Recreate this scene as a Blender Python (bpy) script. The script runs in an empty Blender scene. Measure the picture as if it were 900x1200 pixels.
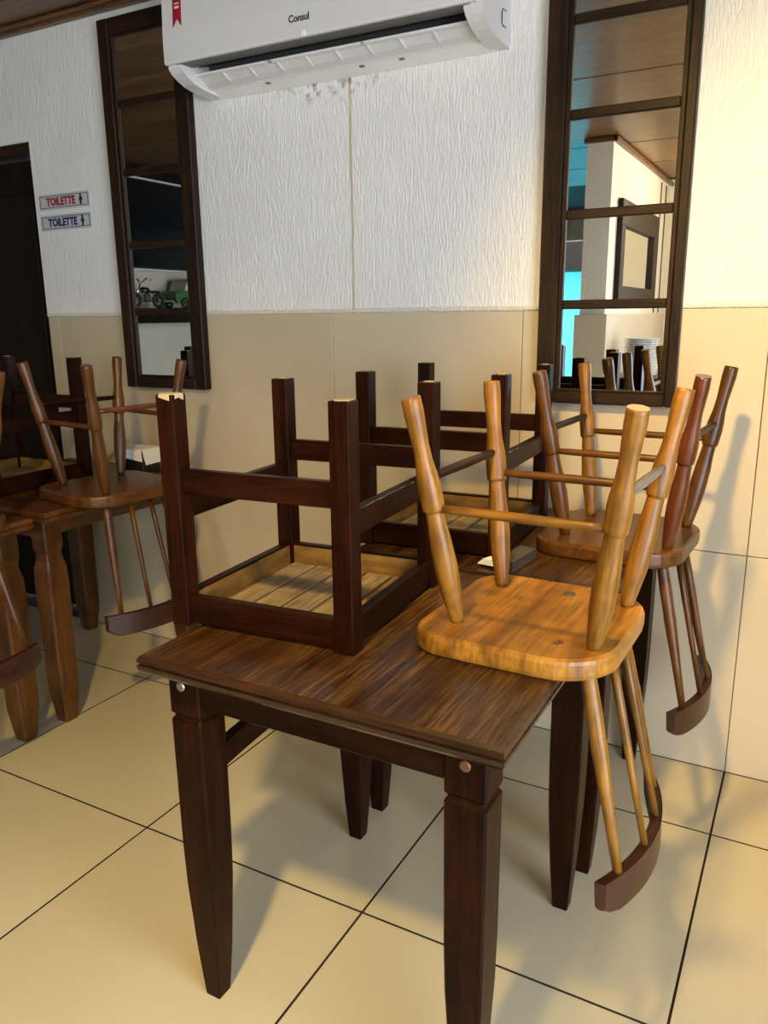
import bpy, bmesh, math, random
from mathutils import Vector, Matrix

# ------------------------------------------------------------------ camera, world, lights, exposure
S = 1.1                      # plan units -> metres (floor tiles are 0.6 units)
scene = bpy.context.scene
COL = scene.collection
random.seed(4)

def make_camera():
    f, cx, cy, cz = 926.24, 0.111, -2.0848, 1.1918
    yaw, pitch, roll = 0.5003, -0.2425, -0.0109
    fw = Vector((-math.sin(yaw) * math.cos(pitch), math.cos(yaw) * math.cos(pitch), math.sin(pitch)))
    r0 = Vector((math.cos(yaw), math.sin(yaw), 0)); u0 = r0.cross(fw)
    r = math.cos(roll) * r0 + math.sin(roll) * u0
    u = -math.sin(roll) * r0 + math.cos(roll) * u0
    cam = bpy.data.cameras.new('camera')
    cam.sensor_fit = 'VERTICAL'; cam.sensor_height = 36.0
    cam.lens = f / 1200 * 36.0
    cam.clip_start = 0.02
    o = bpy.data.objects.new('camera', cam)
    m = Matrix((r, u, -fw)).transposed().to_4x4()
    m.translation = Vector((cx, cy, cz)) * S
    o.matrix_world = m
    COL.objects.link(o); scene.camera = o
make_camera()

world = bpy.data.worlds.new('sky'); scene.world = world
world.use_nodes = True
bg = world.node_tree.nodes['Background']
bg.inputs['Color'].default_value = (0.78, 0.88, 1.0, 1)
bg.inputs['Strength'].default_value = 10.0

scene.view_settings.view_transform = 'Standard'
scene.view_settings.look = 'None'
scene.view_settings.gamma = 1
scene.view_settings.exposure = 0.22
scene.view_settings.use_curve_mapping = False
scene.cycles.use_denoising = True
scene.cycles.max_bounces = 8
scene.cycles.glossy_bounces = 5
scene.cycles.caustics_reflective = False
scene.cycles.caustics_refractive = False

def portal(name, loc, rot, sx, sy):
    l = bpy.data.lights.new(name, 'AREA'); l.shape = 'RECTANGLE'; l.size = sx * S; l.size_y = sy * S
    l.cycles.is_portal = True
    o = bpy.data.objects.new(name, l); o.location = Vector(loc) * S; o.rotation_euler = rot; COL.objects.link(o)
portal('street_portal', (-1.97, -6.4, 0.98), (math.radians(90), 0, 0), 1.46, 1.9)
portal('shopfront_portal', (0.75, -4.75, 1.1), (math.radians(90), 0, 0), 1.1, 1.8)
portal('added_doorway_portal', (1.15, -2.05, 1.0), (0, math.radians(90), 0), 2.0, 1.7)

def ceiling_spot(name, loc, power, cone, blend, color, tgt=None, size=.06):
    l = bpy.data.lights.new(name, 'SPOT'); l.energy = power; l.color = color
    l.spot_size = math.radians(cone); l.spot_blend = blend; l.shadow_soft_size = size
    o = bpy.data.objects.new(name, l); o.location = Vector(loc) * S
    if tgt is not None:
        d = Vector(tgt) - Vector(loc); o.rotation_euler = d.to_track_quat('-Z', 'Y').to_euler()
    COL.objects.link(o)
ceiling_spot('ceiling_spotlight', (-0.25, -1.45, 2.14), 235, 80, 1.0, (1.0, .67, .19), (0.32, 0, .74))
ceiling_spot('ceiling_spotlight', (-0.30, -2.20, 2.14), 200, 78, .8, (1.0, .70, .22), (-1.55, -1.05, 0))
lamp = bpy.data.lights.new('ceiling_lamp', 'POINT'); lamp.energy = 45; lamp.color = (1.0, .76, .36); lamp.shadow_soft_size = .07
lo = bpy.data.objects.new('ceiling_lamp', lamp); lo.location = Vector((-0.35, -3.7, 2.0)) * S; COL.objects.link(lo)

# ------------------------------------------------------------------ materials
def rgb(c): return (c[0], c[1], c[2], 1)
def new_mat(name):
    m = bpy.data.materials.new(name); m.use_nodes = True
    nt = m.node_tree; b = nt.nodes['Principled BSDF']
    return m, nt, b
def N(nt, t, **kw):
    n = nt.nodes.new(t)
    for k, v in kw.items(): setattr(n, k, v)
    return n
def plain(name, col, rough=.5, metal=0., coat=0.):
    m, nt, b = new_mat(name)
    b.inputs['Base Color'].default_value = rgb(col); b.inputs['Roughness'].default_value = rough
    b.inputs['Metallic'].default_value = metal; b.inputs['Coat Weight'].default_value = coat
    # faint mottling keeps it procedural
    tc = N(nt, 'ShaderNodeTexCoord'); no = N(nt, 'ShaderNodeTexNoise'); no.inputs['Scale'].default_value = 14
    no.inputs['Detail'].default_value = 4
    nt.links.new(tc.outputs['Object'], no.inputs['Vector'])
    mr = N(nt, 'ShaderNodeMapRange'); mr.inputs['To Min'].default_value = max(0, rough - .06); mr.inputs['To Max'].default_value = min(1, rough + .06)
    nt.links.new(no.outputs['Fac'], mr.inputs['Value']); nt.links.new(mr.outputs['Result'], b.inputs['Roughness'])
    return m
def obj_coords(nt, rnd=7.0):
    tc = N(nt, 'ShaderNodeTexCoord'); oi = N(nt, 'ShaderNodeObjectInfo')
    mu = N(nt, 'ShaderNodeMath', operation='MULTIPLY'); mu.inputs[1].default_value = rnd
    nt.links.new(oi.outputs['Random'], mu.inputs[0])
    ad = N(nt, 'ShaderNodeVectorMath', operation='ADD')
    nt.links.new(tc.outputs['Object'], ad.inputs[0]); nt.links.new(mu.outputs[0], ad.inputs[1])
    return ad.outputs[0], tc, oi
def ramp(nt, stops):
    r = N(nt, 'ShaderNodeValToRGB'); e = r.color_ramp.elements
    while len(e) < len(stops): e.new(.5)
    for el, (p, c) in zip(e, stops): el.position = p; el.color = rgb(c)
    return r
def mixc(nt, a, b, fac, mode='MIX'):
    m = N(nt, 'ShaderNodeMix', data_type='RGBA', blend_type=mode)
    for s, v in ((m.inputs[6], a), (m.inputs[7], b), (m.inputs[0], fac)):
        if hasattr(v, 'is_linked'): nt.links.new(v, s)
        elif isinstance(v, (tuple, list)): s.default_value = rgb(v)
        else: s.default_value = v
    return m.outputs[2]
def wood(name, dark, light, axis='Z', rough=.38, coat=.25, grain=1.0, spec=.4, wear=None, wear_amt=.5, bump=.08, freq=1.0, flat=1.0, streak=.55, mottle=.8):
    m, nt, b = new_mat(name)
    v, tc, oi = obj_coords(nt)
    mp = N(nt, 'ShaderNodeMapping')
    s = [1, 1, flat]; s['XYZ'.index(axis)] = .07
    mp.inputs['Scale'].default_value = s
    nt.links.new(v, mp.inputs['Vector'])
    n1 = N(nt, 'ShaderNodeTexNoise'); n1.inputs['Scale'].default_value = 26 * freq; n1.inputs['Detail'].default_value = 5; n1.inputs['Distortion'].default_value = .7
    n2 = N(nt, 'ShaderNodeTexNoise'); n2.inputs['Scale'].default_value = 170 * freq; n2.inputs['Detail'].default_value = 3
    for n in (n1, n2): nt.links.new(mp.outputs[0], n.inputs['Vector'])
    mid = tuple((a + c) / 2 for a, c in zip(dark, light))
    r1 = ramp(nt, [(.5 - .2 * grain, dark), (.5, mid), (.5 + .2 * grain, light)])
    nt.links.new(n1.outputs['Fac'], r1.inputs['Fac'])
    r2 = ramp(nt, [(.35, (streak,) * 3), (.6, (1.12, 1.12, 1.12))])
    nt.links.new(n2.outputs['Fac'], r2.inputs['Fac'])
    c = mixc(nt, r1.outputs[0], r2.outputs[0], .75, 'MULTIPLY')
    n5 = N(nt, 'ShaderNodeTexNoise'); n5.inputs['Scale'].default_value = 22; n5.inputs['Detail'].default_value = 5
    nt.links.new(v, n5.inputs['Vector'])
    r5 = ramp(nt, [(.36, (mottle,) * 3), (.6, (1.06, 1.06, 1.06))]); nt.links.new(n5.outputs['Fac'], r5.inputs['Fac'])
    c = mixc(nt, c, r5.outputs[0], 1.0, 'MULTIPLY')
    if wear:
        n3 = N(nt, 'ShaderNodeTexNoise'); n3.inputs['Scale'].default_value = 190; n3.inputs['Detail'].default_value = 4; n3.inputs['Roughness'].default_value = .7
        mp3 = N(nt, 'ShaderNodeMapping'); s3 = [1, 1, 1]; s3['XYZ'.index(axis)] = .035; mp3.inputs['Scale'].default_value = s3
        nt.links.new(v, mp3.inputs['Vector']); nt.links.new(mp3.outputs[0], n3.inputs['Vector'])
        n4 = N(nt, 'ShaderNodeTexNoise'); n4.inputs['Scale'].default_value = 9; n4.inputs['Detail'].default_value = 4
        mp4 = N(nt, 'ShaderNodeMapping'); s4 = [1, 1, 1]; s4['XYZ'.index(axis)] = .3; mp4.inputs['Scale'].default_value = s4
        nt.links.new(v, mp4.inputs['Vector']); nt.links.new(mp4.outputs[0], n4.inputs['Vector'])
        mm = N(nt, 'ShaderNodeMath', operation='MULTIPLY'); nt.links.new(n3.outputs['Fac'], mm.inputs[0]); nt.links.new(n4.outputs['Fac'], mm.inputs[1])
        r3 = ramp(nt, [(.25, (0, 0, 0)), (.40, (wear_amt,) * 3)])
        nt.links.new(mm.outputs[0], r3.inputs['Fac'])
        c = mixc(nt, c, wear, r3.outputs[0])
    nt.links.new(c, b.inputs['Base Color'])
    mr = N(nt, 'ShaderNodeMapRange'); mr.inputs['To Min'].default_value = rough - .1; mr.inputs['To Max'].default_value = rough + .12
    nt.links.new(n1.outputs['Fac'], mr.inputs['Value']); nt.links.new(mr.outputs['Result'], b.inputs['Roughness'])
    b.inputs['Coat Weight'].default_value = coat; b.inputs['Coat Roughness'].default_value = .18; b.inputs['Specular IOR Level'].default_value = spec
    bp = N(nt, 'ShaderNodeBump'); bp.inputs['Strength'].default_value = bump; bp.inputs['Distance'].default_value = .004
    nt.links.new(n2.outputs['Fac'], bp.inputs['Height']); nt.links.new(bp.outputs[0], b.inputs['Normal'])
    return m

def mat_plaster(name, col, stain=True):
    m, nt, b = new_mat(name)
    tc = N(nt, 'ShaderNodeTexCoord'); mp = N(nt, 'ShaderNodeMapping'); mp.inputs['Scale'].default_value = (1, 1, .17)
    nt.links.new(tc.outputs['Object'], mp.inputs['Vector'])
    n1 = N(nt, 'ShaderNodeTexNoise'); n1.inputs['Scale'].default_value = 250; n1.inputs['Detail'].default_value = 4; n1.inputs['Distortion'].default_value = .3
    nt.links.new(mp.outputs[0], n1.inputs['Vector'])
    n2 = N(nt, 'ShaderNodeTexNoise'); n2.inputs['Scale'].default_value = 2.2; n2.inputs['Detail'].default_value = 4
    nt.links.new(tc.outputs['Object'], n2.inputs['Vector'])
    r0 = ramp(nt, [(.42, (0, 0, 0)), (.62, (1, 1, 1))]); nt.links.new(n1.outputs['Fac'], r0.inputs['Fac'])
    bp = N(nt, 'ShaderNodeBump'); bp.inputs['Strength'].default_value = .5; bp.inputs['Distance'].default_value = .0065
    nt.links.new(r0.outputs[0], bp.inputs['Height']); nt.links.new(bp.outputs[0], b.inputs['Normal'])
    r2 = ramp(nt, [(.3, tuple(x * .93 for x in col)), (.7, col)]); nt.links.new(n2.outputs['Fac'], r2.inputs['Fac'])
    c = r2.outputs[0]
    if stain:
        sp = N(nt, 'ShaderNodeSeparateXYZ'); nt.links.new(tc.outputs['Object'], sp.inputs[0])
        n3 = N(nt, 'ShaderNodeTexNoise'); n3.inputs['Scale'].default_value = 9; nt.links.new(tc.outputs['Object'], n3.inputs['Vector'])
        def lin(op, a, bb):
            q = N(nt, 'ShaderNodeMath', operation=op)
            for i, x in enumerate((a, bb)):
                if isinstance(x, (int, float)): q.inputs[i].default_value = x
                else: nt.links.new(x, q.inputs[i])
            return q.outputs[0]
        # yellow water streak running down from the air conditioner
        dx = lin('ABSOLUTE', lin('ADD', sp.outputs[0], lin('MULTIPLY', lin('SUBTRACT', n3.outputs['Fac'], .5), .012)) , 0)
        dx = lin('ABSOLUTE', lin('ADD', lin('ADD', sp.outputs[0], 1.122 * S), lin('MULTIPLY', lin('SUBTRACT', n3.outputs['Fac'], .5), .012)), 0)
        near = N(nt, 'ShaderNodeMapRange'); near.inputs['From Min'].default_value = .0022; near.inputs['From Max'].default_value = .0065
        near.inputs['To Min'].default_value = .75; near.inputs['To Max'].default_value = 0; nt.links.new(dx, near.inputs['Value'])
        zlim = lin('LESS_THAN', sp.outputs[2], 1.86 * S)
        c = mixc(nt, c, (.50, .36, .16), lin('MULTIPLY', near.outputs[0], zlim))
        # mould spots under the air conditioner
        n5 = N(nt, 'ShaderNodeTexNoise'); n5.inputs['Scale'].default_value = 38; n5.inputs['Detail'].default_value = 5; nt.links.new(tc.outputs['Object'], n5.inputs['Vector'])
        d1 = lin('MULTIPLY', lin('SUBTRACT', sp.outputs[0], -1.20 * S), 1.0)
        d2 = lin('MULTIPLY', lin('SUBTRACT', sp.outputs[2], 1.835 * S), 4.2)
        rr = lin('SQRT', lin('ADD', lin('MULTIPLY', d1, d1), lin('MULTIPLY', d2, d2)), 0)
        fall = N(nt, 'ShaderNodeMapRange'); fall.inputs['From Min'].default_value = .02; fall.inputs['From Max'].default_value = .30
        fall.inputs['To Min'].default_value = 1; fall.inputs['To Max'].default_value = 0; nt.links.new(rr, fall.inputs['Value'])
        th = N(nt, 'ShaderNodeMapRange'); th.inputs['From Min'].default_value = .5; th.inputs['From Max'].default_value = .68
        nt.links.new(n5.outputs['Fac'], th.inputs['Value'])
        c = mixc(nt, c, (.10, .085, .07), lin('MULTIPLY', fall.outputs[0], th.outputs[0]))
    nt.links.new(c, b.inputs['Base Color']); b.inputs['Roughness'].default_value = .85
    return m
def mat_tile(name, a, bcol, rough, scale=3.0, var=.04):
    m, nt, b = new_mat(name)
    v, tc, oi = obj_coords(nt, 31)
    n = N(nt, 'ShaderNodeTexNoise'); n.inputs['Scale'].default_value = scale; n.inputs['Detail'].default_value = 6
    nt.links.new(v, n.inputs['Vector'])
    r = ramp(nt, [(.3, a), (.7, bcol)]); nt.links.new(n.outputs['Fac'], r.inputs['Fac'])
    mr = N(nt, 'ShaderNodeMapRange'); mr.inputs['To Min'].default_value = 1 - var; mr.inputs['To Max'].default_value = 1 + var
    nt.links.new(oi.outputs['Random'], mr.inputs['Value'])
    hs = N(nt, 'ShaderNodeHueSaturation'); nt.links.new(r.outputs[0], hs.inputs['Color']); nt.links.new(mr.outputs[0], hs.inputs['Value'])
    nt.links.new(hs.outputs[0], b.inputs['Base Color'])
    n2 = N(nt, 'ShaderNodeTexNoise'); n2.inputs['Scale'].default_value = 6; n2.inputs['Detail'].default_value = 4; nt.links.new(v, n2.inputs['Vector'])
    m2 = N(nt, 'ShaderNodeMapRange'); m2.inputs['To Min'].default_value = rough - .05; m2.inputs['To Max'].default_value = rough + .1
    nt.links.new(n2.outputs['Fac'], m2.inputs['Value']); nt.links.new(m2.outputs[0], b.inputs['Roughness'])
    return m

M = {}
M['plaster'] = mat_plaster('white_textured_plaster', (.84, .82, .79))
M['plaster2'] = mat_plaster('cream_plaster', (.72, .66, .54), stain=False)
M['wall_tile'] = mat_tile('beige_wall_tile', (.47, .385, .27), (.53, .44, .315), .34, 2.5, .03)
M['grout'] = plain('wall_grout', (.30, .25, .18), .9)
M['floor_tile'] = mat_tile('cream_floor_tile', (.48, .42, .285), (.52, .455, .315), .18, 2.0, .02)
M['floor_grout'] = plain('floor_grout', (.02, .015, .012), .9)
M['ceiling'] = wood('varnished_ceiling_wood', (.085, .034, .008), (.20, .088, .022), 'X', .34, .08, freq=.4, spec=.3)
M['trim'] = wood('ceiling_trim_wood', (.09, .035, .014), (.15, .06, .024), 'X', .4, .2)
for ax in 'XYZ':
    M['dark' + ax] = wood('dark_stained_wood_' + ax.lower(), (.0075, .0018, .0006), (.021, .0050, .0014), ax, .34, 0, spec=.09)
    M['frame' + ax] = wood('rustic_frame_wood_' + ax.lower(), (.010, .0043, .0016), (.032, .0145, .0055), ax, .5, 0, bump=.2, spec=.2)
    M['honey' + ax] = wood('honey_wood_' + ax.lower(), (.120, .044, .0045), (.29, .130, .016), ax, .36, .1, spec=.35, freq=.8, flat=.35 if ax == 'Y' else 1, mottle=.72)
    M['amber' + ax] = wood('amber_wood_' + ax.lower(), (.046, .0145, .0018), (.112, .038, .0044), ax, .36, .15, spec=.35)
    M['raw' + ax] = wood('raw_slat_wood_' + ax.lower(), (.21, .150, .088), (.36, .265, .16), ax, .7, 0)
M['russet'] = wood('russet_leg_wood', (.070, .016, .004), (.135, .034, .008), 'Z', .34, .3)
M['redwood'] = wood('reddish_crest_wood', (.024, .0066, .0032), (.048, .0125, .0058), 'Y', .42, .1, bump=.02)
M['seat_honey'] = wood('honey_seat_wood', (.17, .064, .007), (.40, .180, .023), 'Y', .36, .1, spec=.35, freq=.8, flat=.35, mottle=.78)
for ax in 'XY': M['gold' + ax] = wood('gold_brown_raw_wood_' + ax.lower(), (.15, .075, .016), (.27, .145, .036), ax, .55, .05, flat=.3)
M['top'] = wood('worn_table_top', (.012, .0044, .0013), (.080, .031, .0080), 'Y', .30, .12, grain=1.4, wear=(.30, .155, .055), wear_amt=.45, bump=.2, freq=.9)
M['top_edge'] = wood('table_edge', (.014, .005, .002), (.04, .015, .005), 'X', .28, .2)
M['top_amber'] = wood('amber_table_top', (.05, .0145, .0028), (.11, .035, .0065), 'Y', .36, .1)
M['cap'] = plain('bare_sawn_wood', (.34, .27, .18), .8)
M['mirror'] = plain('mirror_glass', (.86, .88, .87), .06, 1.0)
M['mirror'].node_tree.nodes['Map Range'].inputs['To Min'].default_value = .0
M['mirror'].node_tree.nodes['Map Range'].inputs['To Max'].default_value = .012
M['ac_white'] = plain('white_plastic', (.66, .65, .66), .32)
M['ac_grey'] = plain('grey_plastic', (.50, .50, .51), .4)
M['ac_bounce'] = plain('bounce_lit_white_plastic', (.86, .85, .84), .4)  # same white plastic lightened: floor bounce light painted into the underside
M['ac_dark'] = plain('dark_plastic', (.012, .012, .013), .5)
M['ac_shade'] = plain('charcoal_plastic', (.10, .10, .10), .5)
M['red'] = plain('red_ribbon_print', (.33, .006, .022), .5)
M['white_print'] = plain('white_print', (.75, .6, .6), .5)
M['black_print'] = plain('black_print', (.012, .012, .014), .5)
M['sign_plate'] = plain('sign_plate', (.50, .50, .52), .35)
M['sign_red'] = plain('sign_red_print', (.30, .012, .02), .4)
M['sign_blue'] = plain('sign_blue_print', (.012, .02, .10), .4)
M['door'] = wood('dark_door_wood', (.006, .0032, .0014), (.014, .0075, .003), 'Z', .6, 0, spec=.15)
M['metal'] = plain('dull_screw_metal', (.45, .42, .38), .35, 1.0)
M['peg'] = plain('wood_peg', (.12, .045, .02), .4)
M['box_black'] = plain('black_box', (.012, .011, .011), .35)
M['box_grey'] = plain('grey_brown_box', (.06, .050, .043), .3)
M['napkin'] = plain('white_napkin', (.80, .79, .76), .8)
M['porcelain'] = plain('white_porcelain', (.78, .77, .74), .15)
M['tv'] = plain('black_screen', (.006, .006, .008), .12)
M['green'] = plain('green_paint', (.05, .16, .045), .3)
M['cream_paint'] = plain('cream_paint', (.62, .60, .52), .3)
M['chrome'] = plain('chrome', (.6, .6, .6), .15, 1.0)
M['grey_sheen'] = plain('bar_daylight_sheen', (.075, .08, .092), .25)  # wooden chair stretcher; bluish daylight reflection painted as its base colour
M['rubber'] = plain('black_rubber', (.012, .012, .012), .6)
M['turquoise'] = plain('turquoise_wall_paint', (.06, .50, .58), .8)
M['concrete'] = plain('pavement_concrete', (.35, .34, .32), .9)
M['cable'] = plain('dark_cable', (.04, .035, .03), .6)
M['glint'] = plain('painted_glint', (.85, .9, .88), .15)

# ------------------------------------------------------------------ geometry helpers (plan units in, metres out)
class MB:
    def __init__(self): self.bm = bmesh.new()
    def box(self, a, b, bevel=0., mi=0, seg=1):
        bm = self.bm
        r = bmesh.ops.create_cube(bm, size=1)
        c = [(p + q) / 2 for p, q in zip(a, b)]; s = [abs(q - p) for p, q in zip(a, b)]
        vs = r['verts']
        for v in vs: v.co = Vector((c[0] + v.co.x * s[0], c[1] + v.co.y * s[1], c[2] + v.co.z * s[2])) * S
        fs = set(f for v in vs for f in v.link_faces)
        for f in fs: f.material_index = mi
        if bevel:
            es = list(set(e for v in vs for e in v.link_edges))
            bmesh.ops.bevel(bm, geom=es, offset=bevel * S, segments=seg, affect='EDGES', profile=.5)
        return self
    def loft(self, rings, closed=True, cap=True, mi=0, cap_mi=None, smooth=False):
        bm = self.bm; R = []
        for ring in rings: R.append([bm.verts.new(Vector(p) * S) for p in ring])
        n = len(R[0])
        for i in range(len(R) - 1):
            for j in range(n if closed else n - 1):
                k = (j + 1) % n
                f = bm.faces.new((R[i][j], R[i][k], R[i + 1][k], R[i + 1][j])); f.material_index = mi; f.smooth = smooth
        if cap:
            f = bm.faces.new(list(reversed(R[0]))); f.material_index = mi
            f = bm.faces.new(R[-1]); f.material_index = mi if cap_mi is None else cap_mi
        return self
    def lathe(self, p0, p1, prof, seg=16, mi=0, cap_mi=None):
        p0, p1 = Vector(p0), Vector(p1); d = p1 - p0; L = d.length
        q = d.to_track_quat('Z', 'Y'); rings = []
        for t, r in prof:
            rings.append([p0 + q @ Vector((r * math.cos(a), r * math.sin(a), t * L)) for a in [2 * math.pi * i / seg for i in range(seg)]])
        return self.loft(rings, mi=mi, cap_mi=cap_mi, smooth=True)
    def tube(self, pts, r, seg=8, mi=0):
        pts = [Vector(p) for p in pts]; rings = []
        for i, p in enumerate(pts):
            d = (pts[min(i + 1, len(pts) - 1)] - pts[max(i - 1, 0)]).normalized()
            up = Vector((0, 0, 1)) if abs(d.z) < .9 else Vector((1, 0, 0))
            x = d.cross(up).normalized(); y = x.cross(d)
            rings.append([p + r * (math.cos(a) * x + math.sin(a) * y) for a in [2 * math.pi * k / seg for k in range(seg)]])
        return self.loft(rings, mi=mi, smooth=True)
    def build(self, name, mats, parent=None, loc=None):
        me = bpy.data.meshes.new(name)
        bmesh.ops.recalc_face_normals(self.bm, faces=self.bm.faces)
        self.bm.to_mesh(me); self.bm.free()
        for m in (mats if isinstance(mats, (list, tuple)) else [mats]): me.materials.append(m)
        return link(name, me, parent, loc)
def link(name, data, parent=None, loc=None):
    o = bpy.data.objects.new(name, data); COL.objects.link(o)
    if parent: o.parent = parent
    if loc is not None: o.location = Vector(loc) * S
    return o
def tag(o, label=None, cat=None, group=None, kind=None):
    for k, v in (('label', label), ('category', cat), ('group', group), ('kind', kind)):
        if v: o[k] = v
    return o
def thing(name, loc, label, cat, group=None, rz=0.):
    o = bpy.data.objects.new(name, None); COL.objects.link(o); o.empty_display_size = .1
    o.location = Vector(loc) * S; o.rotation_euler = (0, 0, rz)
    return tag(o, label, cat, group)
def children(o): return [c for c in bpy.data.objects if c.parent == o]
def copy_tree(o, kids, parent=None):
    c = o.copy(); COL.objects.link(c)
    if parent: c.parent = parent
    for ch in kids.get(o.name, []): copy_tree(ch, kids, c)
    return c
def kid_map():
    d = {}
    for o in bpy.data.objects:
        if o.parent: d.setdefault(o.parent.name, []).append(o)
    return d
def struct(o): o['kind'] = 'structure'; return o
def rod(name, p0, p1, prof, mats, parent, seg=16, cap_mi=None):
    """turned rod; its own z axis runs along it so the grain does too"""
    p0, p1 = Vector(p0), Vector(p1); d = p1 - p0; L = d.length
    b = MB(); b.lathe((0, 0, 0), (0, 0, L), prof, seg, cap_mi=cap_mi)
    o = b.build(name, mats, parent, p0)
    o.rotation_euler = d.to_track_quat('Z', 'Y').to_euler()
    return o
def text_mesh(name, body, size, mat, parent, loc, bold=0., xscale=1., rot=(math.pi / 2, 0, 0), space=1.0, extrude=.0006):
    cu = bpy.data.curves.new(name, 'FONT'); cu.body = body; cu.size = size * S; cu.offset = bold * S; cu.extrude = extrude
    cu.align_x = 'CENTER'; cu.align_y = 'CENTER'; cu.space_character = space; cu.resolution_u = 3
    t = bpy.data.objects.new(name + '_curve', cu); COL.objects.link(t)
    dg = bpy.context.evaluated_depsgraph_get(); dg.update()
    me = bpy.data.meshes.new_from_object(t.evaluated_get(dg)); me.name = name
    bpy.data.objects.remove(t); bpy.data.curves.remove(cu)
    me.materials.clear(); me.materials.append(mat)
    for v in me.vertices: v.co.x *= xscale
    o = link(name, me, parent, loc); o.rotation_euler = rot
    return o

# ------------------------------------------------------------------ room shell
CZ = 2.17                    # ceiling height
XL, XR, YF = -4.0, 1.5, -6.4
DX0, DX1, DZ = -3.25, -2.457, 1.812     # doorway in the back wall
T = .6; YJ = -.297; G = .0050

# floor: slab + tiles
fl = struct(MB().box((XL - .1, YF - 3.0, -.12), (XR + .1, .6, -.003)).build('floor', M['floor_grout']))
bt = MB(); bt.box((-T / 2 + G / 2, -T / 2 + G / 2, -.003), (T / 2 - G / 2, T / 2 - G / 2, 0))
def dark_sides(b):
    for f in b.bm.faces:
        f.normal_update()
        if abs(f.normal.z) < .5: f.material_index = 1
dark_sides(bt)
proto = bt.build('floor_tile', [M['floor_tile'], M['floor_grout']], fl, (-T / 2, YJ - T / 2, 0)); tile_me = proto.data
for i in range(-6, 4):
    for j in range(-10, 0):
        if (i, j) == (-1, -1): continue
        link('floor_tile', tile_me, fl, (i * T + T / 2, YJ + j * T + T / 2, 0))
bc = MB(); bc.box((-T / 2 + G / 2, YJ / 2 + G / 2, -.003), (T / 2 - G / 2, -YJ / 2 - .002, 0))
dark_sides(bc)
cut = bc.build('floor_tile', [M['floor_tile'], M['floor_grout']], fl, (-T / 2, YJ / 2, 0))
for i in range(-6, 4):
    if i != -1: link('floor_tile', cut.data, fl, (i * T + T / 2, YJ / 2, 0))

# back wall: plaster above, tiles below, doorway cut out at the left
ZT = 1.2045
wb = MB()
for a, b in (((DX1, .012, 0), (XR + .1, .14, ZT)), ((XL - .1, .012, 0), (DX0, .14, ZT))): wb.box(a, b, mi=1)
for a, b in (((DX1, -.002, ZT), (XR + .1, .14, CZ + .1)), ((XL - .1, -.002, ZT), (DX0, .14, CZ + .1)), ((DX0, -.002, DZ), (DX1, .14, CZ + .1))): wb.box(a, b, mi=0)
wb.box((DX1, -.006, ZT - .001), (XR + .1, .005, ZT + .012), .003, mi=2)
wall_back = struct(wb.build('wall_back', [M['plaster'], M['grout'], M['plaster2']]))
g = .0018
tile_cache = {}
def wall_tile(x0, x1, z0, z1):
    key = (round(x1 - x0, 3), round(z1 - z0, 3))
    if key not in tile_cache:
        w, h = key
        o = MB().box((-w / 2 + g / 2, 0, -h / 2 + g / 2), (w / 2 - g / 2, .012, h / 2 - g / 2), .0012).build('wall_tile', M['wall_tile'], wall_back)
        tile_cache[key] = o.data
        o.location = Vector(((x0 + x1) / 2, 0, (z0 + z1) / 2)) * S
    else: link('wall_tile', tile_cache[key], wall_back, ((x0 + x1) / 2, 0, (z0 + z1) / 2))
for z0, z1 in ((.0, .602), (.602, ZT)):
    for i in range(-4, 4):
        wall_tile(i * T, (i + 1) * T if i < 3 else XR + .1, z0, z1)
    wall_tile(DX1, -4 * T, z0, z1)
    wall_tile(XL, DX0, z0, z1)

# doorway: lintel, jambs and a dark door set back in it
d = thing('door_1', (DX0, .06, 0), None, None)
d['kind'] = 'structure'; del_keys = [k for k in ('label', 'category') if k in d.keys()]
MB().box((0, -.055, DZ - .035), (DX1 - DX0, .07, DZ), .002).build('lintel', M['frameX'], d)
for x in (0, DX1 - DX0 - .02): MB().box((x, -.05, 0), (x + .02, .07, DZ - .036), .002).build('jamb', M['door'], d)
MB().box((.022, .03, .004), (DX1 - DX0 - .022, .066, DZ - .037), .002).build('door_leaf', M['door'], d)
for z0, z1 in ((.12, .78), (.9, 1.66)):
    MB().box((.12, .022, z0), (DX1 - DX0 - .12, .032, z1), .006).build('door_panel', M['door'], d)

# side walls
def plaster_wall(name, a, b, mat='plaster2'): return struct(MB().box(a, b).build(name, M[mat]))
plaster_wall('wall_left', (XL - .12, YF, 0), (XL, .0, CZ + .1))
XD, SY0, SY1 = 1.15, -2.9, -1.2          # unseen open side doorway, added and set close for daylight from the right
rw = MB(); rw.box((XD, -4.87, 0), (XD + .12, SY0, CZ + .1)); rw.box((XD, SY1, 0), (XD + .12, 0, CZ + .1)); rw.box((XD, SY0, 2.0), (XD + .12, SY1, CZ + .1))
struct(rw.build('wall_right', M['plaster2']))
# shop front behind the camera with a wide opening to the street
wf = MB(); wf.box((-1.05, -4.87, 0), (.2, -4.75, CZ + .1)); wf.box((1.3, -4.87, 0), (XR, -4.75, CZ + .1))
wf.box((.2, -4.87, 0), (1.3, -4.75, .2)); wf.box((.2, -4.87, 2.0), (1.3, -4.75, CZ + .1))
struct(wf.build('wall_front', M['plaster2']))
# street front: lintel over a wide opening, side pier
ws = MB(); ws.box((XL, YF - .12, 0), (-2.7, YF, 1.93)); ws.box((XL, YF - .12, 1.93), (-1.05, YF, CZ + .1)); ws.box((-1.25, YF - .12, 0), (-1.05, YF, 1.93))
struct(ws.build('wall_street', M['plaster2']))
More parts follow.
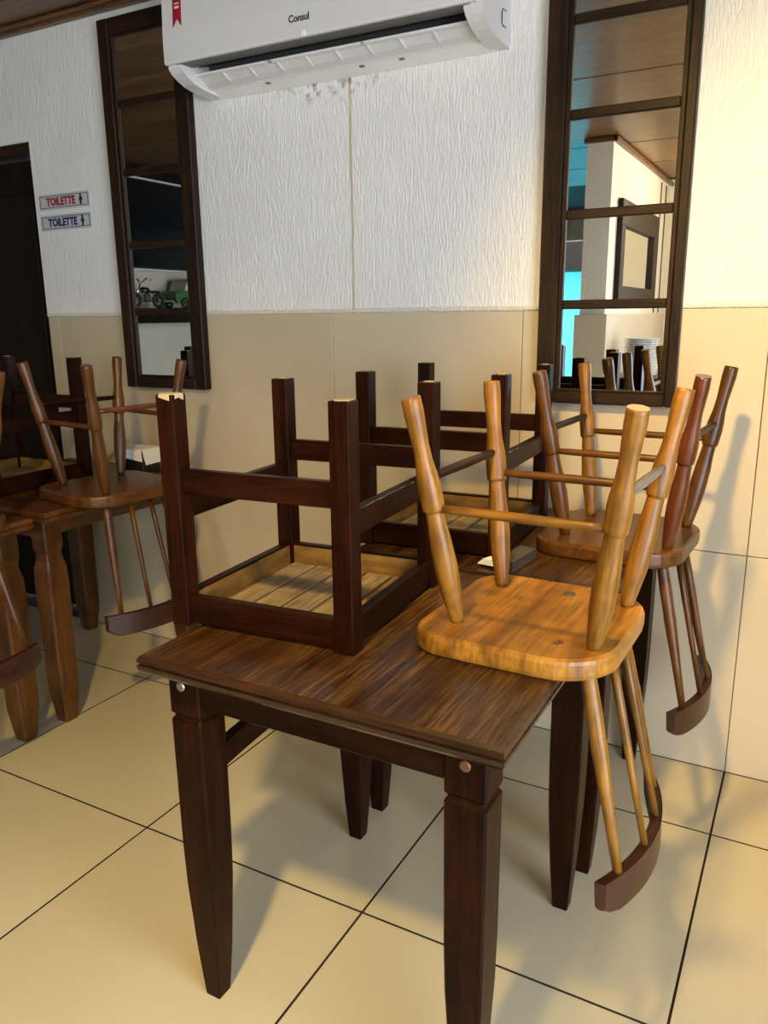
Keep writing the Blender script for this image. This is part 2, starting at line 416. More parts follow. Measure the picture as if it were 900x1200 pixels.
# partition stub seen in the right mirror: plaster above, tiled below
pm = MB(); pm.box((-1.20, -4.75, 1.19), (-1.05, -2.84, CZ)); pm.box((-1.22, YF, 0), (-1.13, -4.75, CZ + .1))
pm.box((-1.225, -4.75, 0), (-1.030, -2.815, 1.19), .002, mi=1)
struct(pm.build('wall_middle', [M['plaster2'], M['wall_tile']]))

# ceiling: wide boards with rounded joints
ce = struct(MB().box((XL - .1, YF - .1, CZ + .02), (-1.05, -4.8, CZ + .08)).box((XL - .1, -4.8, CZ + .02), (XR + .1, .1, CZ + .08)).build('ceiling', M['door']))
PW = .72; ys = -.2
cb = MB(); cb.box((-2.99, -PW / 2 + .006, 0), (2.99, PW / 2 - .006, .02), .005, seg=2)
pl = None
for k in range(6):
    y = -.2 - PW / 2 - k * PW
    loc = ((XL + XR) / 2, y, CZ)
    if pl is None: pl = cb.build('ceiling_board', M['ceiling'], ce, loc)
    else: link('ceiling_board', pl.data, ce, loc)
MB().box((-2.99, 0, 0), (2.99, .19, .02), .005).build('ceiling_board', M['ceiling'], ce, ((XL + XR) / 2, -.192, CZ))
cr = MB(); cr.box((XL, -.03, CZ - .022), (XR, -.003, CZ - .001), .004); cr.box((XL, -.05, CZ - .012), (XR, -.03, CZ - .001), .003)
struct(cr.build('trim_1', M['trim']))
cr = MB(); cr.box((-1.048, -4.74, CZ - .03), (-1.022, -2.815, CZ - .001), .006); cr.box((-1.215, -2.838, CZ - .03), (-1.022, -2.815, CZ - .001), .006)
struct(cr.build('trim_2', M['trim']))
cr = MB(); cr.box((XL + .001, YF, CZ - .07), (XL + .03, -.05, CZ - .001), .004); struct(cr.build('trim_5', M['door']))
# conduit on the far end of the partition
MBc = MB(); MBc.tube([(-1.045, -4.35, z) for z in (1.2, 1.5, 1.8, 2.12)], .004); MBc.tube([(-1.045, -4.55, z) for z in (1.2, 1.7, 2.12)], .004)
struct(MBc.build('trim_3', M['cable']))
# street outside
struct(MB().box((-6.5, -9.2, 0), (1.5, -9.0, 1.75)).build('wall_street_far', M['turquoise']))
struct(MB().box((-6.5, -9.2, 1.75), (1.5, -8.4, 2.4)).build('trim_4', M['door']))

# ------------------------------------------------------------------ dining tables
def sq(cx, cy, z, h, ch=.15):
    c = h * ch
    return [(cx - h + c, cy - h, z), (cx + h - c, cy - h, z), (cx + h, cy - h + c, z), (cx + h, cy + h - c, z),
            (cx + h - c, cy + h, z), (cx - h + c, cy + h, z), (cx - h, cy + h - c, z), (cx - h, cy - h + c, z)]
PLAIN = [(0, .0155), (.012, .0165), (.10, .0225), (.24, .0290), (.32, .0305), (.553, .0315), (.558, .0275), (.563, .0275), (.568, .0315), (.65, .0315)]
NOTCH = [(0, .021), (.012, .023), (.09, .032), (.10, .033), (.30, .0345), (.44, .036), (.49, .034), (.515, .028), (.535, .0265), (.55, .031), (.65, .032)]
def leg_mesh(prof, ch):
    b = MB(); b.loft([sq(0, 0, z, h, ch) for z, h in prof]); return b
def table(loc, w, dp, legs, label, style, peg=False, arch=False):
    t = thing('dining_table', loc, label, 'table', 'square dining tables')
    topm, edgem, X, Y, Z = {'dark': (M['top'], M['top_edge'], M['darkX'], M['darkY'], M['darkZ']),
                            'amber': (M['top_amber'], M['amberX'], M['amberX'], M['amberY'], M['amberZ'])}[style]
    lv = [(.650, .006), (.656, .001), (.663, .0), (.6645, .0035), (.667, .0035), (.6685, .0), (.6755, .0015), (.680, .0065)]
    b = MB()
    rings = [[(-w / 2 + i, -dp / 2 + i, z), (w / 2 - i, -dp / 2 + i, z), (w / 2 - i, dp / 2 - i, z), (-w / 2 + i, dp / 2 - i, z)] for z, i in lv]
    b.loft(rings, mi=1, cap_mi=0)
    b.build('table_top', [topm, edgem], t)
    prof = PLAIN if style == 'dark' else NOTCH
    lm = None
    for i, (x, y) in enumerate(legs):
        if lm is None: o = leg_mesh(prof, .1 if style == 'dark' else .16).build('leg', Z, t, (x, y, 0)); lm = o.data
        else: o = link('leg', lm, t, (x, y, 0))
        if peg and i < 2:
            q = MB(); q.lathe((0, .002, 0), (0, -.0022, 0), [(0, .0085), (.7, .0085), (1, .006)], 14)
            if i == 0: q.build('screw', M['metal'], o, (-.004, -.0315, .617))
            else:
                q.build('peg', M['peg'], o, (.0, -.0315, .615))
                MB().lathe((-.001, 0, 0), (.0018, 0, 0), [(0, .006), (1, .0055)], 10).build('peg', M['box_black'], o, (.0315, .0, .612))
    (xa, ya), (xb, yb) = legs[0], legs[3]
    for y in (ya, yb):
        yy = y + (-.018 if y == ya else .018)
        MB().box((xa + .030, yy - .009, .583), (xb - .030, yy + .009, .650), .002).build('apron', X, t)
    for x in (xa, xb):
        xx = x + (-.018 if x == xa else .018)
        MB().box((xx - .009, ya + .030, .512 if (arch and x == xa) else .590), (xx + .009, yb - .030, .650), .002).build('apron', Y, t)
    if arch:
        b = MB(); rings = []; n = 14
        for k in range(n + 1):
            u = k / n; y = ya + .028 + (yb - ya - .056) * u; z = .433 + .014 * (1 - (2 * u - 1) ** 2)
            rings.append([(xa - .010, y, z), (xa + .010, y, z), (xa + .010, y, z + .043), (xa - .010, y, z + .043)])
        b.loft(rings); b.build('side_stretcher', Y, t)
    return t
# front table spans X -.785..-.175, Y -1.264..-.645 ; legs measured on the floor
c1 = (-.48, -.9545)
table((c1[0], c1[1], 0), .61, .619, [(-.735 - c1[0], -1.187 - c1[1]), (-.245 - c1[0], -1.187 - c1[1]), (-.735 - c1[0], -.682 - c1[1]), (-.245 - c1[0], -.682 - c1[1])],
      'dark brown table in front, worn top, silver screw in its near left leg', 'dark', peg=True, arch=True)
c2 = (-.475, -.329)
table((c2[0], c2[1], 0), .61, .610, [(-.742 - c2[0], -.562 - c2[1]), (-.235 - c2[0], -.552 - c2[1]), (-.742 - c2[0], -.045 - c2[1]), (-.240 - c2[0], -.045 - c2[1])],
      'dark brown table against the tiled wall, behind the front dark table, napkin box on it', 'dark')
c4 = (-2.04, -.365)
table((c4[0], c4[1], 0), .68, .67, [(-2.27 - c4[0], -.612 - c4[1]), (-1.812 - c4[0], -.612 - c4[1]), (-2.335 - c4[0], -.060 - c4[1]), (-1.812 - c4[0], -.070 - c4[1])],
      'amber wooden table against the back wall at left, under the upturned spindle chair', 'amber')
c3 = (-2.03, -1.075)
table((c3[0], c3[1], 0), .68, .67, [(-2.27 - c3[0], -1.30 - c3[1]), (-1.825 - c3[0], -1.30 - c3[1]), (-2.27 - c3[0], -.748 - c3[1]), (-1.825 - c3[0], -.748 - c3[1])],
      'amber wooden table cut by the left edge, in front of the amber wall table', 'amber')

# ------------------------------------------------------------------ dark square stools, upside down
def stool(loc, rz, label, worn=False):
    t = thing('wooden_stool', loc, label, 'stool', 'dark stools upside down on tables', rz)
    W, D, h = .157, .173, .0172
    X, Y, Z = M['darkX'], M['darkY'], M['darkZ']
    lm = None
    for i, (sx, sy) in enumerate(((-1, -1), (1, -1), (-1, 1), (1, 1))):
        if lm is None:
            o = MB().box((-h, -h, 0), (h, h, .394), .0022, seg=2).build('leg', Z, t, (sx * W, sy * D, 0)); lm = o.data
        else: o = link('leg', lm, t, (sx * W, sy * D, 0))
        if worn or i > 0:   # bare worn foot end with chipped paint
            b = MB(); rr = random.Random(i * 7 + int(worn))
            n = 12; ring = []
            for k in range(n):
                a = 2 * math.pi * k / n; q = 1 / max(abs(math.cos(a)), abs(math.sin(a)))
                ring.append((q * math.cos(a), q * math.sin(a)))
            k0 = (.0160 if worn and i < 2 else .010)
            dz = [rr.uniform(.0, .007) for _ in range(n)] if (worn and i == 0) else [0] * n
            if worn and i == 0:
                b.loft([[(x * (h + .0006), y * (h + .0006), .3905 - dz[j]) for j, (x, y) in enumerate(ring)], [(x * (h + .0006), y * (h + .0006), .3925) for x, y in ring], [(x * (h - .002), y * (h - .002), .3952) for x, y in ring]])
            else:
                b.loft([[(x * k0 * rr.uniform(.8, 1), y * k0 * rr.uniform(.8, 1), .3935) for x, y in ring], [(x * k0 * .9, y * k0 * .9, .3958) for x, y in ring]])
            b.build('foot_cap', M['cap'], o)
    for sy in (-1, 1): MB().box((-W + h, sy * D - .009, .231), (W - h, sy * D + .009, .272), .002).build('stretcher', X, t)
    for sx in (-1, 1): MB().box((sx * W - .009, -D + h, .184), (sx * W + .009, D - h, .226), .002).build('stretcher', Y, t)
    for sy in (-1, 1):
        b = MB(); yo = sy * (D + .010); yi = sy * (D - .008)
        b.box((-W + h, min(yo, yi), .005), (W - h, max(yo, yi), .054), .0015)
        b.box((-W + h, min(yi, yi - sy * .003), .007), (W - h, max(yi, yi - sy * .003), .050), mi=1)
        b.build('seat_rail', [X, M['goldX']], t)
    for sx in (-1, 1):
        b = MB(); xo = sx * (W + .010); xi = sx * (W - .008)
        b.box((min(xo, xi), -D + h, .005), (max(xo, xi), D - h, .054), .0015)
        b.box((min(xi, xi - sx * .003), -D + h, .007), (max(xi, xi - sx * .003), D - h, .050), mi=1)
        b.build('seat_rail', [Y, M['goldY']], t)
    w = (2 * W - .024) / 5; sm = None
    for k in range(5):
        x = -W + .012 + w * (k + .5)
        if sm is None: sm = MB().box((-w / 2 + .003, -D + .012, .001), (w / 2 - .003, D - .012, .013), .001).build('seat_slat', M['rawY'], t, (x, 0, 0)).data
        else: link('seat_slat', sm, t, (x, 0, 0))
    return t
stool((-.664, -.936, .680), .072, 'dark stool upside down on the front table, foot ends chipped pale', worn=True)
stool((-.627, -.361, .680), .046, 'dark stool upside down on the wall table behind the front stool')
stool((-2.160, -.462, .680), .03, 'dark stool upside down in the shade on the amber wall table by the doorway')

# ------------------------------------------------------------------ spindle back chairs, upside down
LEG = [(0, .0100), (.02, .0118), (.08, .0140), (.18, .0176), (.27, .0186), (.38, .0172), (.45, .0150), (.51, .0140), (.517, .0140), (.521, .0168), (.528, .0174), (.56, .0180), (.62, .0184), (.67, .0168), (.73, .0138), (.80, .0127), (.88, .0142), (.94, .0154), (.985, .0150), (1.0, .0146)]
BAR = [(0, .0062), (.1, .0070), (.5, .0080), (.9, .0070), (1, .0062)]
POST = [(0, .0100), (.06, .0118), (.2, .0128), (.34, .0120), (.38, .0128), (.45, .0120), (.7, .0092), (1, .0070)]
SPIN = [(0, .0070), (.3, .0072), (.6, .0062), (1, .0055)]
def seat_outline(x0, x1, y, rf, rb, n=7):
    pts = []
    for cx, cy, r, a0 in ((x1 - rb, y - rb, rb, 0), (x0 + rf, y - rf, rf, 90), (x0 + rf, -y + rf, rf, 180), (x1 - rb, -y + rb, rb, 270)):
        for k in range(n + 1):
            a = math.radians(a0 + 90 * k / n); pts.append((cx + r * math.cos(a), cy + r * math.sin(a)))
    return pts
def chair(loc, rz, label, wood_key, leg_mats, bar_mats, capped=(2,)):
    t = thing('spindle_chair', loc, label, 'chair', 'spindle chairs upside down on tables', rz)
    b = MB(); rings = []
    for z, i in ((0, .006), (.004, .001), (.010, 0), (.027, 0), (.032, .0015), (.035, .006)):
        rings.append([(x, y, z) for x, y in seat_outline(-.172 + i, .142 - i, .170 - i, .062 - i * .5, .092 - i * .5)])
    b.loft(rings)
    seat = b.build('seat', M['seat_honey' if wood_key == 'honey' else 'amberY'], t)
    base = [(-.112, -.098, .034), (-.112, .098, .034), (.108, -.100, .034), (.108, .100, .034)]
    tip = [(-.166, -.155, .396), (-.166, .157, .396), (.161, -.155, .396), (.168, .147, .396)]
    P = lambda i, u: tuple(a + (c - a) * u for a, c in zip(base[i], tip[i]))
    for i in range(4):
        rod('leg', base[i], tip[i], LEG, [leg_mats[i], M['cap'] if i in capped else leg_mats[i]], t, 18, cap_mi=1)
    for (i, j, u, m) in ((0, 2, .53, 0), (1, 3, .56, 1), (0, 1, .66, 2), (2, 3, .655, 3)):
        a, c = Vector(P(i, u)), Vector(P(j, u)); dd = (c - a).normalized() * .010
        rod('stretcher', a + dd, c - dd, BAR, bar_mats[m], t, 12)
    tx = lambda y: .146 + .040 * (1 - (y / .165) ** 2)
    for y0, y1, pr, nm in ((-.098, -.128, POST, 'back_post'), (-.034, -.043, SPIN, 'spindle'), (.034, .043, SPIN, 'spindle'), (.098, .128, POST, 'back_post')):
        x0 = .088 + .034 * (1 - (y0 / .12) ** 2)
        rod(nm, (x0, y0, .004), (tx(y1) + .009, y1, -.309), pr, leg_mats[0] if nm == 'back_post' else M[wood_key + 'Z'], t, 14)
    b = MB(); rings = []; n = 20
    for k in range(n + 1):
        y = -.167 + .334 * k / n; x = tx(y); e = min(k, n - k) / n
        bot = -.366 + (.018 * (1 - e / .12) ** 2 if e < .12 else 0); top = -.303
        rings.append([(x + .0, y, top), (x + .003, y, bot + .004), (x + .008, y, bot), (x + .014, y, bot), (x + .019, y, bot + .004), (x + .018, y, top + .002), (x + .016, y, top)])
    b.loft(rings, smooth=False); b.build('crest_rail', M['redwood'], t)
    return t
H, A = M['honeyZ'], M['amberZ']
w1 = chair((-.244, -.889, .680), -.021, 'honey wood spindle chair upside down on the front table, one pale leg end', 'honey', [H, H, H, H], [H, A, M['darkZ'], M['grey_sheen']])
s0 = [c for c in children(w1) if c.name.startswith('seat')][0]
MB().lathe((0, 0, 0), (0, 0, .0012), [(0, .011), (1, .0105)], 14).build('plug', M['box_grey'], s0, (.008, .112, .035))
b = MB(); rr = random.Random(3)
for k in range(6): 
    a = rr.uniform(0, 6.28); q = rr.uniform(0, .008); b.box((q * math.cos(a) - .0025, q * math.sin(a) - .004, 0), (q * math.cos(a) + .0025, q * math.sin(a) + .004, rr.uniform(.0005, .0014)))
b.build('chip', M['peg'], s0, (.055, -.105, .035))
R_ = M['russet']
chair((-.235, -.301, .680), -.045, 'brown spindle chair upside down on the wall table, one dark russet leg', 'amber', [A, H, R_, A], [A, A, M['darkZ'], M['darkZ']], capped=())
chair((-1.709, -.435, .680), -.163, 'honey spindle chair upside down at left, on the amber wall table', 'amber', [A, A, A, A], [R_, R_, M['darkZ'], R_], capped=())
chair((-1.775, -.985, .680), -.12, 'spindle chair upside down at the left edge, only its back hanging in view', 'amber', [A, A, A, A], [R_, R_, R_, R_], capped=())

# ------------------------------------------------------------------ napkin holders
nh = thing('napkin_holder', (-.425, -.555, .680), 'low grey napkin box lying between the upturned chairs on the dark wall table', 'napkin holder', 'napkin holders', -.1)
b = MB(); b.box((-.004, -.058, 0), (.034, .062, .005), .0015); b.box((-.004, -.058, .021), (.034, .062, .025), .0015); b.box((.028, -.056, .005), (.034, .062, .021)); b.box((-.004, .054, .005), (.028, .062, .021))
b.build('box', M['box_grey'], nh)
b = MB()
for k in range(4):
    z = .006 + k * .0036; b.loft([[(-.048 + k * .004, -.050, z), (.026, -.052, z), (.026, .045, z), (-.004, .05, z)], [(-.048 + k * .004, -.050, z + .0025), (.026, -.052, z + .0025), (.026, .045, z + .0025), (-.004, .05, z + .0025)]])
b.build('napkins', M['napkin'], nh)
nh = thing('napkin_holder', (-1.93, -.125, .680), 'black napkin box with a white napkin draped over it, behind the left chair', 'napkin holder', 'napkin holders', .1)
b = MB(); b.box((-.04, -.045, 0), (.06, .045, .078), .003); b.build('box', M['box_black'], nh)
b = MB()
rings = []
for (x, dz, y0) in ((-.052, -.022, -.048), (-.045, .004, -.05), (-.03, .006, -.052), (.0, .006, -.05), (.03, .006, -.05), (.058, .005, -.05), (.066, .002, -.05), (.070, -.02, -.05), (.074, -.045, -.046)):
    rings.append([(x, y0, .078 + dz), (x, .045, .078 + dz), (x, .045, .080 + dz), (x, y0, .080 + dz)])
b.loft(rings)
b.loft([[(-.045, -.051, .083), (.06, -.051, .083), (.06, -.049, .083), (-.045, -.049, .083)], [(-.040, -.056, .066), (.066, -.056, .045), (.066, -.054, .045), (-.040, -.054, .066)], [(-.045, -.052, .058), (-.020, -.053, .070), (-.020, -.051, .070), (-.045, -.050, .058)]])
b.build('napkins', M['napkin'], nh)

# ------------------------------------------------------------------ paned mirrors on the back wall
def paned_mirror(x0, x1, z0, z1, ix0, ix1, iz0, iz1, label):
    t = thing('paned_mirror', (x0, 0, z0), label, 'mirror', 'tall paned mirrors')
    o = lambda x, z: (x - x0, z - z0)
    y0, y1 = -.034, -.0035
    def part(name, xa, xb, za, zb, ya, yb, mat, bev=.003): 
        (a, c), (d_, e) = o(xa, za), o(xb, zb)
        MB().box((a, ya, c), (d_, yb, e), bev).build(name, mat, t)
    part('stile', x0, ix0 - .012, z0, z1, y0, y1, M['frameZ']); part('stile', ix1 + .012, x1, z0, z1, y0, y1, M['frameZ'])
    part('rail', ix0 - .012, ix1 + .012, z0, iz0 - .006, y0 + .001, y1, M['frameX']); part('rail', ix0 - .012, ix1 + .012, iz1 + .006, z1, y0 + .001, y1, M['frameX'])
    part('bead', ix0 - .012, ix0, iz0 - .006, iz1 + .006, y0 + .006, y1, M['frameZ'], .002); part('bead', ix1, ix1 + .012, iz0 - .006, iz1 + .006, y0 + .006, y1, M['frameZ'], .002)
    part('bead', ix0, ix1, iz0 - .006, iz0, y0 + .006, y1, M['frameX'], .002); part('bead', ix0, ix1, iz1, iz1 + .006, y0 + .006, y1, M['frameX'], .002)
    ms = [1.216, 1.433, 1.662, 1.870]; ed = [iz0]
    for m in ms:
        part('glazing_bar', ix0, ix1, m - .0115, m + .0115, y0 + .008, y1, M['frameX'], .003)
        ed += [m - .0115, m + .0115]
    ed.append(iz1)
    for k in range(0, len(ed), 2): part('mirror_pane', ix0, ix1, ed[k], ed[k + 1], -.0200, -.0150, M['mirror'], 0)
    return t
paned_mirror(-.548, -.197, .966, 2.12, -.487, -.232, 1.003, 2.065, 'tall dark framed paned mirror to the right of the air conditioner')
paned_mirror(-2.043, -1.682, .960, 2.12, -1.985, -1.739, 1.003, 2.065, 'tall dark framed paned mirror left of the air conditioner, by the toilet signs')

# ------------------------------------------------------------------ air conditioner
AX0, AX1 = -1.605, -.655
ac = thing('air_conditioner', ((AX0 + AX1) / 2, -.003, 1.835), 'white split air conditioner mounted high on the wall with its louver open', 'air conditioner')
ox, oz = (AX0 + AX1) / 2, 1.835; hw = (AX1 - AX0) / 2
def prof_x(b, prof, xa, xb, mi=0):
    b.loft([[(xa, y, z - oz) for y, z in prof], [(xb, y, z - oz) for y, z in prof]], mi=mi); return b
# casing: top and back, hollow outlet below the front panel
b = MB(); prof_x(b, [(0, 1.853), (0, 2.135), (-.150, 2.135), (-.185, 2.115), (-.185, 1.925), (-.150, 1.915), (-.085, 1.930), (-.050, 1.880), (-.055, 1.853)], -hw + .03, hw - .03)
b.build('casing', M['ac_shade'], ac)
b = MB(); prof_x(b, [(-.185, 2.118), (-.192, 2.118), (-.198, 2.05), (-.203, 1.96), (-.203, 1.893), (-.200, 1.888), (-.190, 1.888), (-.185, 1.895)], -hw - .002, hw - .012)
b.build('front_panel', M['ac_white'], ac)
b = MB(); prof_x(b, [(-.186, 1.905), (-.190, 1.8865), (-.140, 1.8885), (-.140, 1.912)], -hw + .03, hw - .03); b.build('panel_lip', M['ac_shade'], ac)
side = [(0, 1.838), (0, 2.135), (-.150, 2.135), (-.186, 2.115), (-.186, 1.900), (-.190, 1.880), (-.178, 1.868), (-.160, 1.858), (-.130, 1.847), (-.10, 1.841), (-.05, 1.838)]
for s in (-1, 1):
    b = MB(); prof_x(b, side, *(sorted((s * hw, s * (hw - .045))))); e = b.build('end_cap', M['ac_white'], ac)
    if s == 1:
        q = MB(); q.box((-.001, -.030, -.018), (.0005, .0, .018), .0); fr = q.build('side_hatch', M['ac_white'], e, (hw + .0006, -.03, .058))
        q = MB(); q.tube([(.0008, -.004, .018), (.0008, -.026, .018), (.0008, -.032, .010), (.0008, -.032, -.012), (.0008, -.026, -.018), (.0008, -.004, -.018)], .0012, 6); q.build('hatch_groove', M['ac_dark'], e, (hw + .0006, -.03, .058))
# dark outlet interior, cross-flow fan
b = MB(); b.lathe((-hw + .05, -.115, 1.925 - oz), (hw - .05, -.115, 1.925 - oz), [(0, .03), (1, .03)], 16); b.build('fan_roller', M['ac_dark'], ac)
# underside and louver tray
b = MB(); prof_x(b, [(-.001, 1.836), (-.058, 1.8455), (-.062, 1.848), (-.058, 1.853), (-.002, 1.850)], -hw + .03, hw - .03); b.build('underside', M['ac_bounce'], ac)
b = MB(); prof_x(b, [(-.060, 1.8455), (-.064, 1.8445), (-.068, 1.8475), (-.095, 1.854), (-.120, 1.867), (-.117, 1.873), (-.092, 1.863), (-.062, 1.855)], -hw + .046, hw - .055); lv = b.build('louver', M['ac_white'], ac)
for xa, xb in ((-hw + .046, -.185), (-.160, .120), (.130, hw - .055)):
    b = MB(); prof_x(b, [(-.119, 1.866), (-.132, 1.868), (-.134, 1.873), (-.098, 1.886), (-.094, 1.881)], xa, xb); b.build('vane', M['ac_white'], lv)
nr = 9
for k in range(nr + 1):
    xx = -hw + .048 + (2 * hw - .105) * k / nr
    b = MB(); prof_x(b, [(-.129, 1.869), (-.123, 1.862), (-.108, 1.855), (-.090, 1.850), (-.090, 1.858), (-.115, 1.868)], xx - .002, xx + .002); b.build('rib', M['ac_white'], lv)
b = MB()
for xx in (-.24, .07, .19): b.box((xx, -.052, 1.8415 - oz), (xx + .014, -.044, 1.8455 - oz))
b.build('drain_notch', M['ac_shade'], ac)
text_mesh('brand_lettering', 'Consul', .0235, M['black_print'], ac, (-1.1475 - ox, -.2030, 1.931 - oz), bold=.0006, space=.95)
MB().lathe((0, -.2025, 0), (0, -.2045, 0), [(0, .008), (.6, .008), (1, .006)], 14).build('panel_glint', M['glint'], ac, (-1.134 - ox, 0, 1.8945 - oz))  # white disc painted in for a bright reflection on the panel
b = MB()
za, zb = 1.975 - oz, 2.115 - oz
xs0, xs1 = -1.566 - ox, -1.536 - ox
for (pa, pb, pc) in (((xs0, za), ((xs0 + xs1) / 2, za + .022), (xs0, za + .04)), ((xs1, za), (xs1, za + .04), ((xs0 + xs1) / 2, za + .022))): pass
pol = [(xs0, za), ((xs0 + xs1) / 2, za + .020), (xs1, za + .001), (xs1, zb), (xs0, zb)]
yy = lambda z: -.2032 + max(0, (z + oz - 1.96)) * .055 - .0008
b.loft([[(xx, yy(z) , z) for xx, z in pol], [(xx, yy(z) - .0008, z) for xx, z in pol]])
rib = b.build('ribbon_sticker', M['red'], ac)
for dz, h in ((.046, .006), (.057, .003), (.080, .004), (.088, .004), (.097, .005)):
    z = za + dz; MB().box((xs0 + .007, yy(z) - .0014, z), (xs1 - .007, yy(z) - .0008, z + h)).build('print_mark', M['white_print'], rib)

# ------------------------------------------------------------------ toilet signs
def sign(xc, zc, label, ink):
    t = thing('toilet_sign', (xc, -.0025, zc), label, 'sign', 'toilet signs by the doorway')
    w, h = .1285, .026
    MB().box((-w, -.004, -h), (w, 0, h), .0008).build('plate', M['sign_plate'], t)
    b = MB(); k = .0022; i = .006
    for a, c in (((-w + i, -h + i), (w - i, -h + i + k)), ((-w + i, h - i - k), (w - i, h - i)), ((-w + i, -h + i), (-w + i + k, h - i)), ((w - i - k, -h + i), (w - i, h - i))):
        b.box((a[0], -.0047, a[1]), (c[0], -.0038, c[1]))
    b.build('border', M['black_print'], t)
    text_mesh('lettering', 'TOILETTE', .036, ink, t, (-.015, -.0046, -.001), bold=.0017, xscale=.90, space=1.04)
    b = MB(); cx = .086
    b.lathe((cx, -.0039, .014), (cx, -.0052, .014), [(0, .0044), (1, .0044)], 12)
    for pol in ([(-.005, .009), (.005, .009), (.0095, -.003), (.004, -.004), (.004, -.017), (-.004, -.017), (-.004, -.004), (-.0095, -.003)],):
        b.loft([[(cx + x, -.0039, z) for x, z in pol], [(cx + x, -.0052, z) for x, z in pol]])
    b.build('person_symbol', M['black_print'], t)
sign(-2.303, 1.601, 'small grey wall sign reading TOILETTE in red letters', M['sign_red'])
sign(-2.303, 1.531, 'small grey wall sign reading TOILETTE in navy letters', M['sign_blue'])

# ------------------------------------------------------------------ things seen only in the mirrors
# framed mirror on the partition
fm = thing('framed_mirror', (-1.05, -3.60, 1.26), 'wide dark framed mirror on the partition wall, seen reflected in the right mirror', 'mirror')
Y0, Y1, Z0, Z1 = -.57, .58, 0, .60
for a, c, m in (((0.003, Y0, Z0), (.035, Y1, .10), 'frameY'), ((0.003, Y0, Z1 - .15), (.035, Y1, Z1), 'frameY')): MB().box(a, c, .003).build('rail', M[m], fm)
for a, c in (((0.003, Y0, .10), (.035, Y0 + .12, Z1 - .15)), ((0.003, Y1 - .10, .10), (.035, Y1, Z1 - .15))): MB().box(a, c, .003).build('stile', M['frameZ'], fm)
MB().box((.006, Y0 + .12, .10), (.012, Y1 - .10, Z1 - .15)).build('mirror_pane', M['mirror'], fm)
# sideboard with a stack of plates
sb = thing('sideboard', (-.84, -3.18, 0), 'low wooden sideboard along the partition wall, under the plates', 'sideboard')
MB().box((-.185, -.32, .79), (.20, .34, .82), .003).build('worktop', M['amberY'], sb)
MB().box((-.18, -.31, .06), (.18, .33, .79), .002).build('body', M['amberZ'], sb)
for y in (-.305, .015):
    dd = MB().box((.181, y, .09), (.197, y + .305, .77), .003).build('door', M['amberZ'], sb)
    MB().lathe((.197, y + .05, .45), (.215, y + .05, .45), [(0, .006), (.5, .006), (.6, .012), (1, .010)], 12).build('knob', M['metal'], dd)
for x, y in ((-.15, -.28), (.15, -.28), (-.15, .30), (.15, .30)): MB().box((x - .02, y - .02, 0), (x + .02, y + .02, .06)).build('foot', M['amberZ'], sb)
PR = [(0, .052), (.10, .056), (.16, .066), (.75, .098), (1, .104), (1.0, .1045)]
def plate_mesh():
    b = MB(); seg = 28; rings = []
    for z, r in ((.0, .001), (.0, .055), (.004, .062), (.013, .098), (.015, .103), (.0165, .1035), (.0165, .100), (.014, .094), (.006, .060), (.004, .05), (.004, .001)):
        rings.append([(r * math.cos(2 * math.pi * k / seg), r * math.sin(2 * math.pi * k / seg), z) for k in range(seg)])
    b.loft(rings, smooth=True); return b
pm_ = None; rr = random.Random(8)
NPL = 17
for k in range(NPL):
    loc = (-.855 + rr.uniform(-.003, .003), -3.0 + rr.uniform(-.003, .003), .8205 + k * .0132)
    if pm_ is None: o = plate_mesh().build('dinner_plate', M['porcelain'], None, loc); pm_ = o.data
    else: o = link('dinner_plate', pm_, None, loc)
    tag(o, 'white dinner plate within the tall stack reflected in the right mirror' if k < NPL - 1 else 'topmost white dinner plate of the stack reflected in the right mirror', 'plate', 'stacked dinner plates')
# television on the left wall
tv = thing('television', (XL, -2.25, 1.515), 'black television on the left wall, seen reflected in the left mirror', 'television')
MB().box((.004, -.62, 0), (.05, .62, .575), .004).build('housing', M['box_black'], tv)
MB().box((.050, -.605, .018), (.052, .605, .560)).build('screen', M['tv'], tv)
for z in (0, .576): MB().box((.046, -.62, z - .006), (.056, .62, z + .006), .001).build('silver_strip', M['ac_white'], tv)
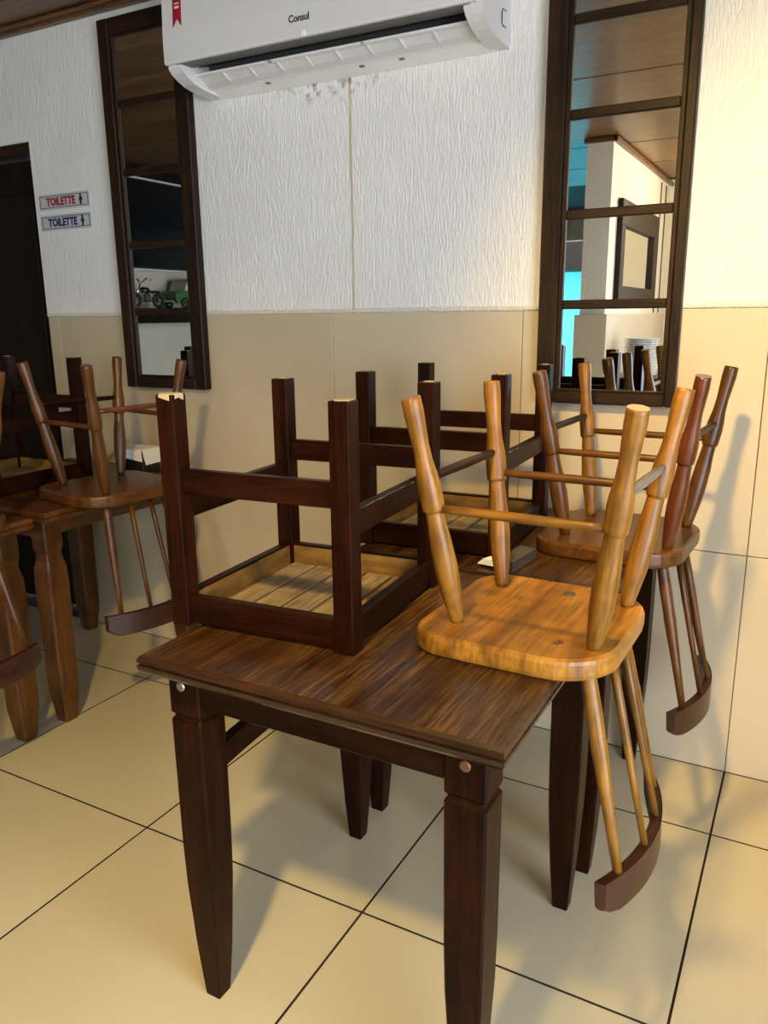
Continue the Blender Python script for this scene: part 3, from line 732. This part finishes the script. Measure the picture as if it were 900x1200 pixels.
# shelf with two models
sh = thing('wall_shelf', (XL, -2.3, 1.165), 'dark wooden shelf under the television, reflected in the left mirror', 'shelf')
MB().box((.003, -.65, .065), (.24, .65, .095), .003).build('board', M['darkY'], sh)
MB().box((.215, -.65, 0), (.238, .65, .065), .002).build('front_rail', M['darkY'], sh)
for y in (-.55, .55): MB().box((.003, y - .015, -.04), (.20, y + .015, .064), .002).build('bracket', M['darkZ'], sh)
SZ = 1.2605
mo = thing('model_motorcycle', (XL + .13, -1.99, SZ), 'black and chrome model motorcycle on the shelf, in the left mirror', 'model', None, .12)
def wheel(y, r, par, x=0., w=.010, mat='rubber'):
    b = MB(); n = 20; rings = []
    for k in range(n + 1):
        a = 2 * math.pi * k / n
        rings.append([(x + w * math.cos(q), y + (r - w + w * math.sin(q)) * math.cos(a), r + (r - w + w * math.sin(q)) * math.sin(a)) for q in [2 * math.pi * j / 8 for j in range(8)]])
    b.loft(rings, cap=False, smooth=True); o = b.build('wheel', M[mat], par)
    MB().lathe((x - w * .8, y, r), (x + w * .8, y, r), [(0, r * .25), (1, r * .25)], 10).build('hub', M['chrome'], o)
wheel(-.075, .043, mo); wheel(.085, .045, mo)
b = MB(); b.tube([(0, .085, .045), (0, .055, .10), (0, .045, .125)], .005); b.tube([(0, .045, .10), (0, -.01, .05), (0, -.075, .043)], .005); b.tube([(0, .05, .105), (0, -.03, .085), (0, -.075, .043)], .004); b.build('frame', M['chrome'], mo)
MB().lathe((0, .045, .100), (0, -.02, .092), [(0, .006), (.2, .017), (.7, .019), (1, .008)], 12).build('fuel_tank', M['box_black'], mo)
MB().box((-.014, -.085, .082), (.014, -.015, .096), .006).build('saddle', M['rubber'], mo)
b = MB(); b.tube([(-.05, .005, .150), (-.04, .03, .158), (0, .045, .130), (.04, .03, .158), (.05, .005, .150)], .004); b.build('handlebar', M['chrome'], mo)
MB().box((-.016, -.02, .035), (.016, .03, .078), .006).build('engine', M['chrome'], mo)
va = thing('model_van', (XL + .13, -2.40, SZ), 'green and cream vintage model van on the shelf, in the left mirror', 'model', None, .05)
b = MB(); rings = []
for xx, i in ((-.060, .010), (-.066, .0), (.066, .0), (.060, .010)):
    rings.append([(xx, y * (1 - i), z) for y, z in ((-.165, .03), (.16, .03), (.172, .05), (.165, .085), (.10, .095), (-.165, .095))])
b.loft(rings); b.build('body', M['green'], va)
b = MB(); rings = []
for xx in (-.058, .058): rings.append([(xx, y, z) for y, z in ((-.160, .095), (.095, .095), (.070, .145), (.050, .158), (-.145, .158), (-.160, .148))])
b.loft(rings); cab = b.build('cab', M['cream_paint'], va)
for y0 in (-.145, -.075, -.005): MB().box((.056, y0, .105), (.0595, y0 + .055, .142), .002).build('window', M['tv'], cab)
for s in (-1, 1):
    for y in (-.10, .10): wheel(y, .030, va, s * .062, .008)
MB().box((-.06, .168, .028), (.06, .180, .042), .003).build('bumper', M['chrome'], va)
va.scale = (1.25,) * 3; mo.scale = (1.2,) * 3
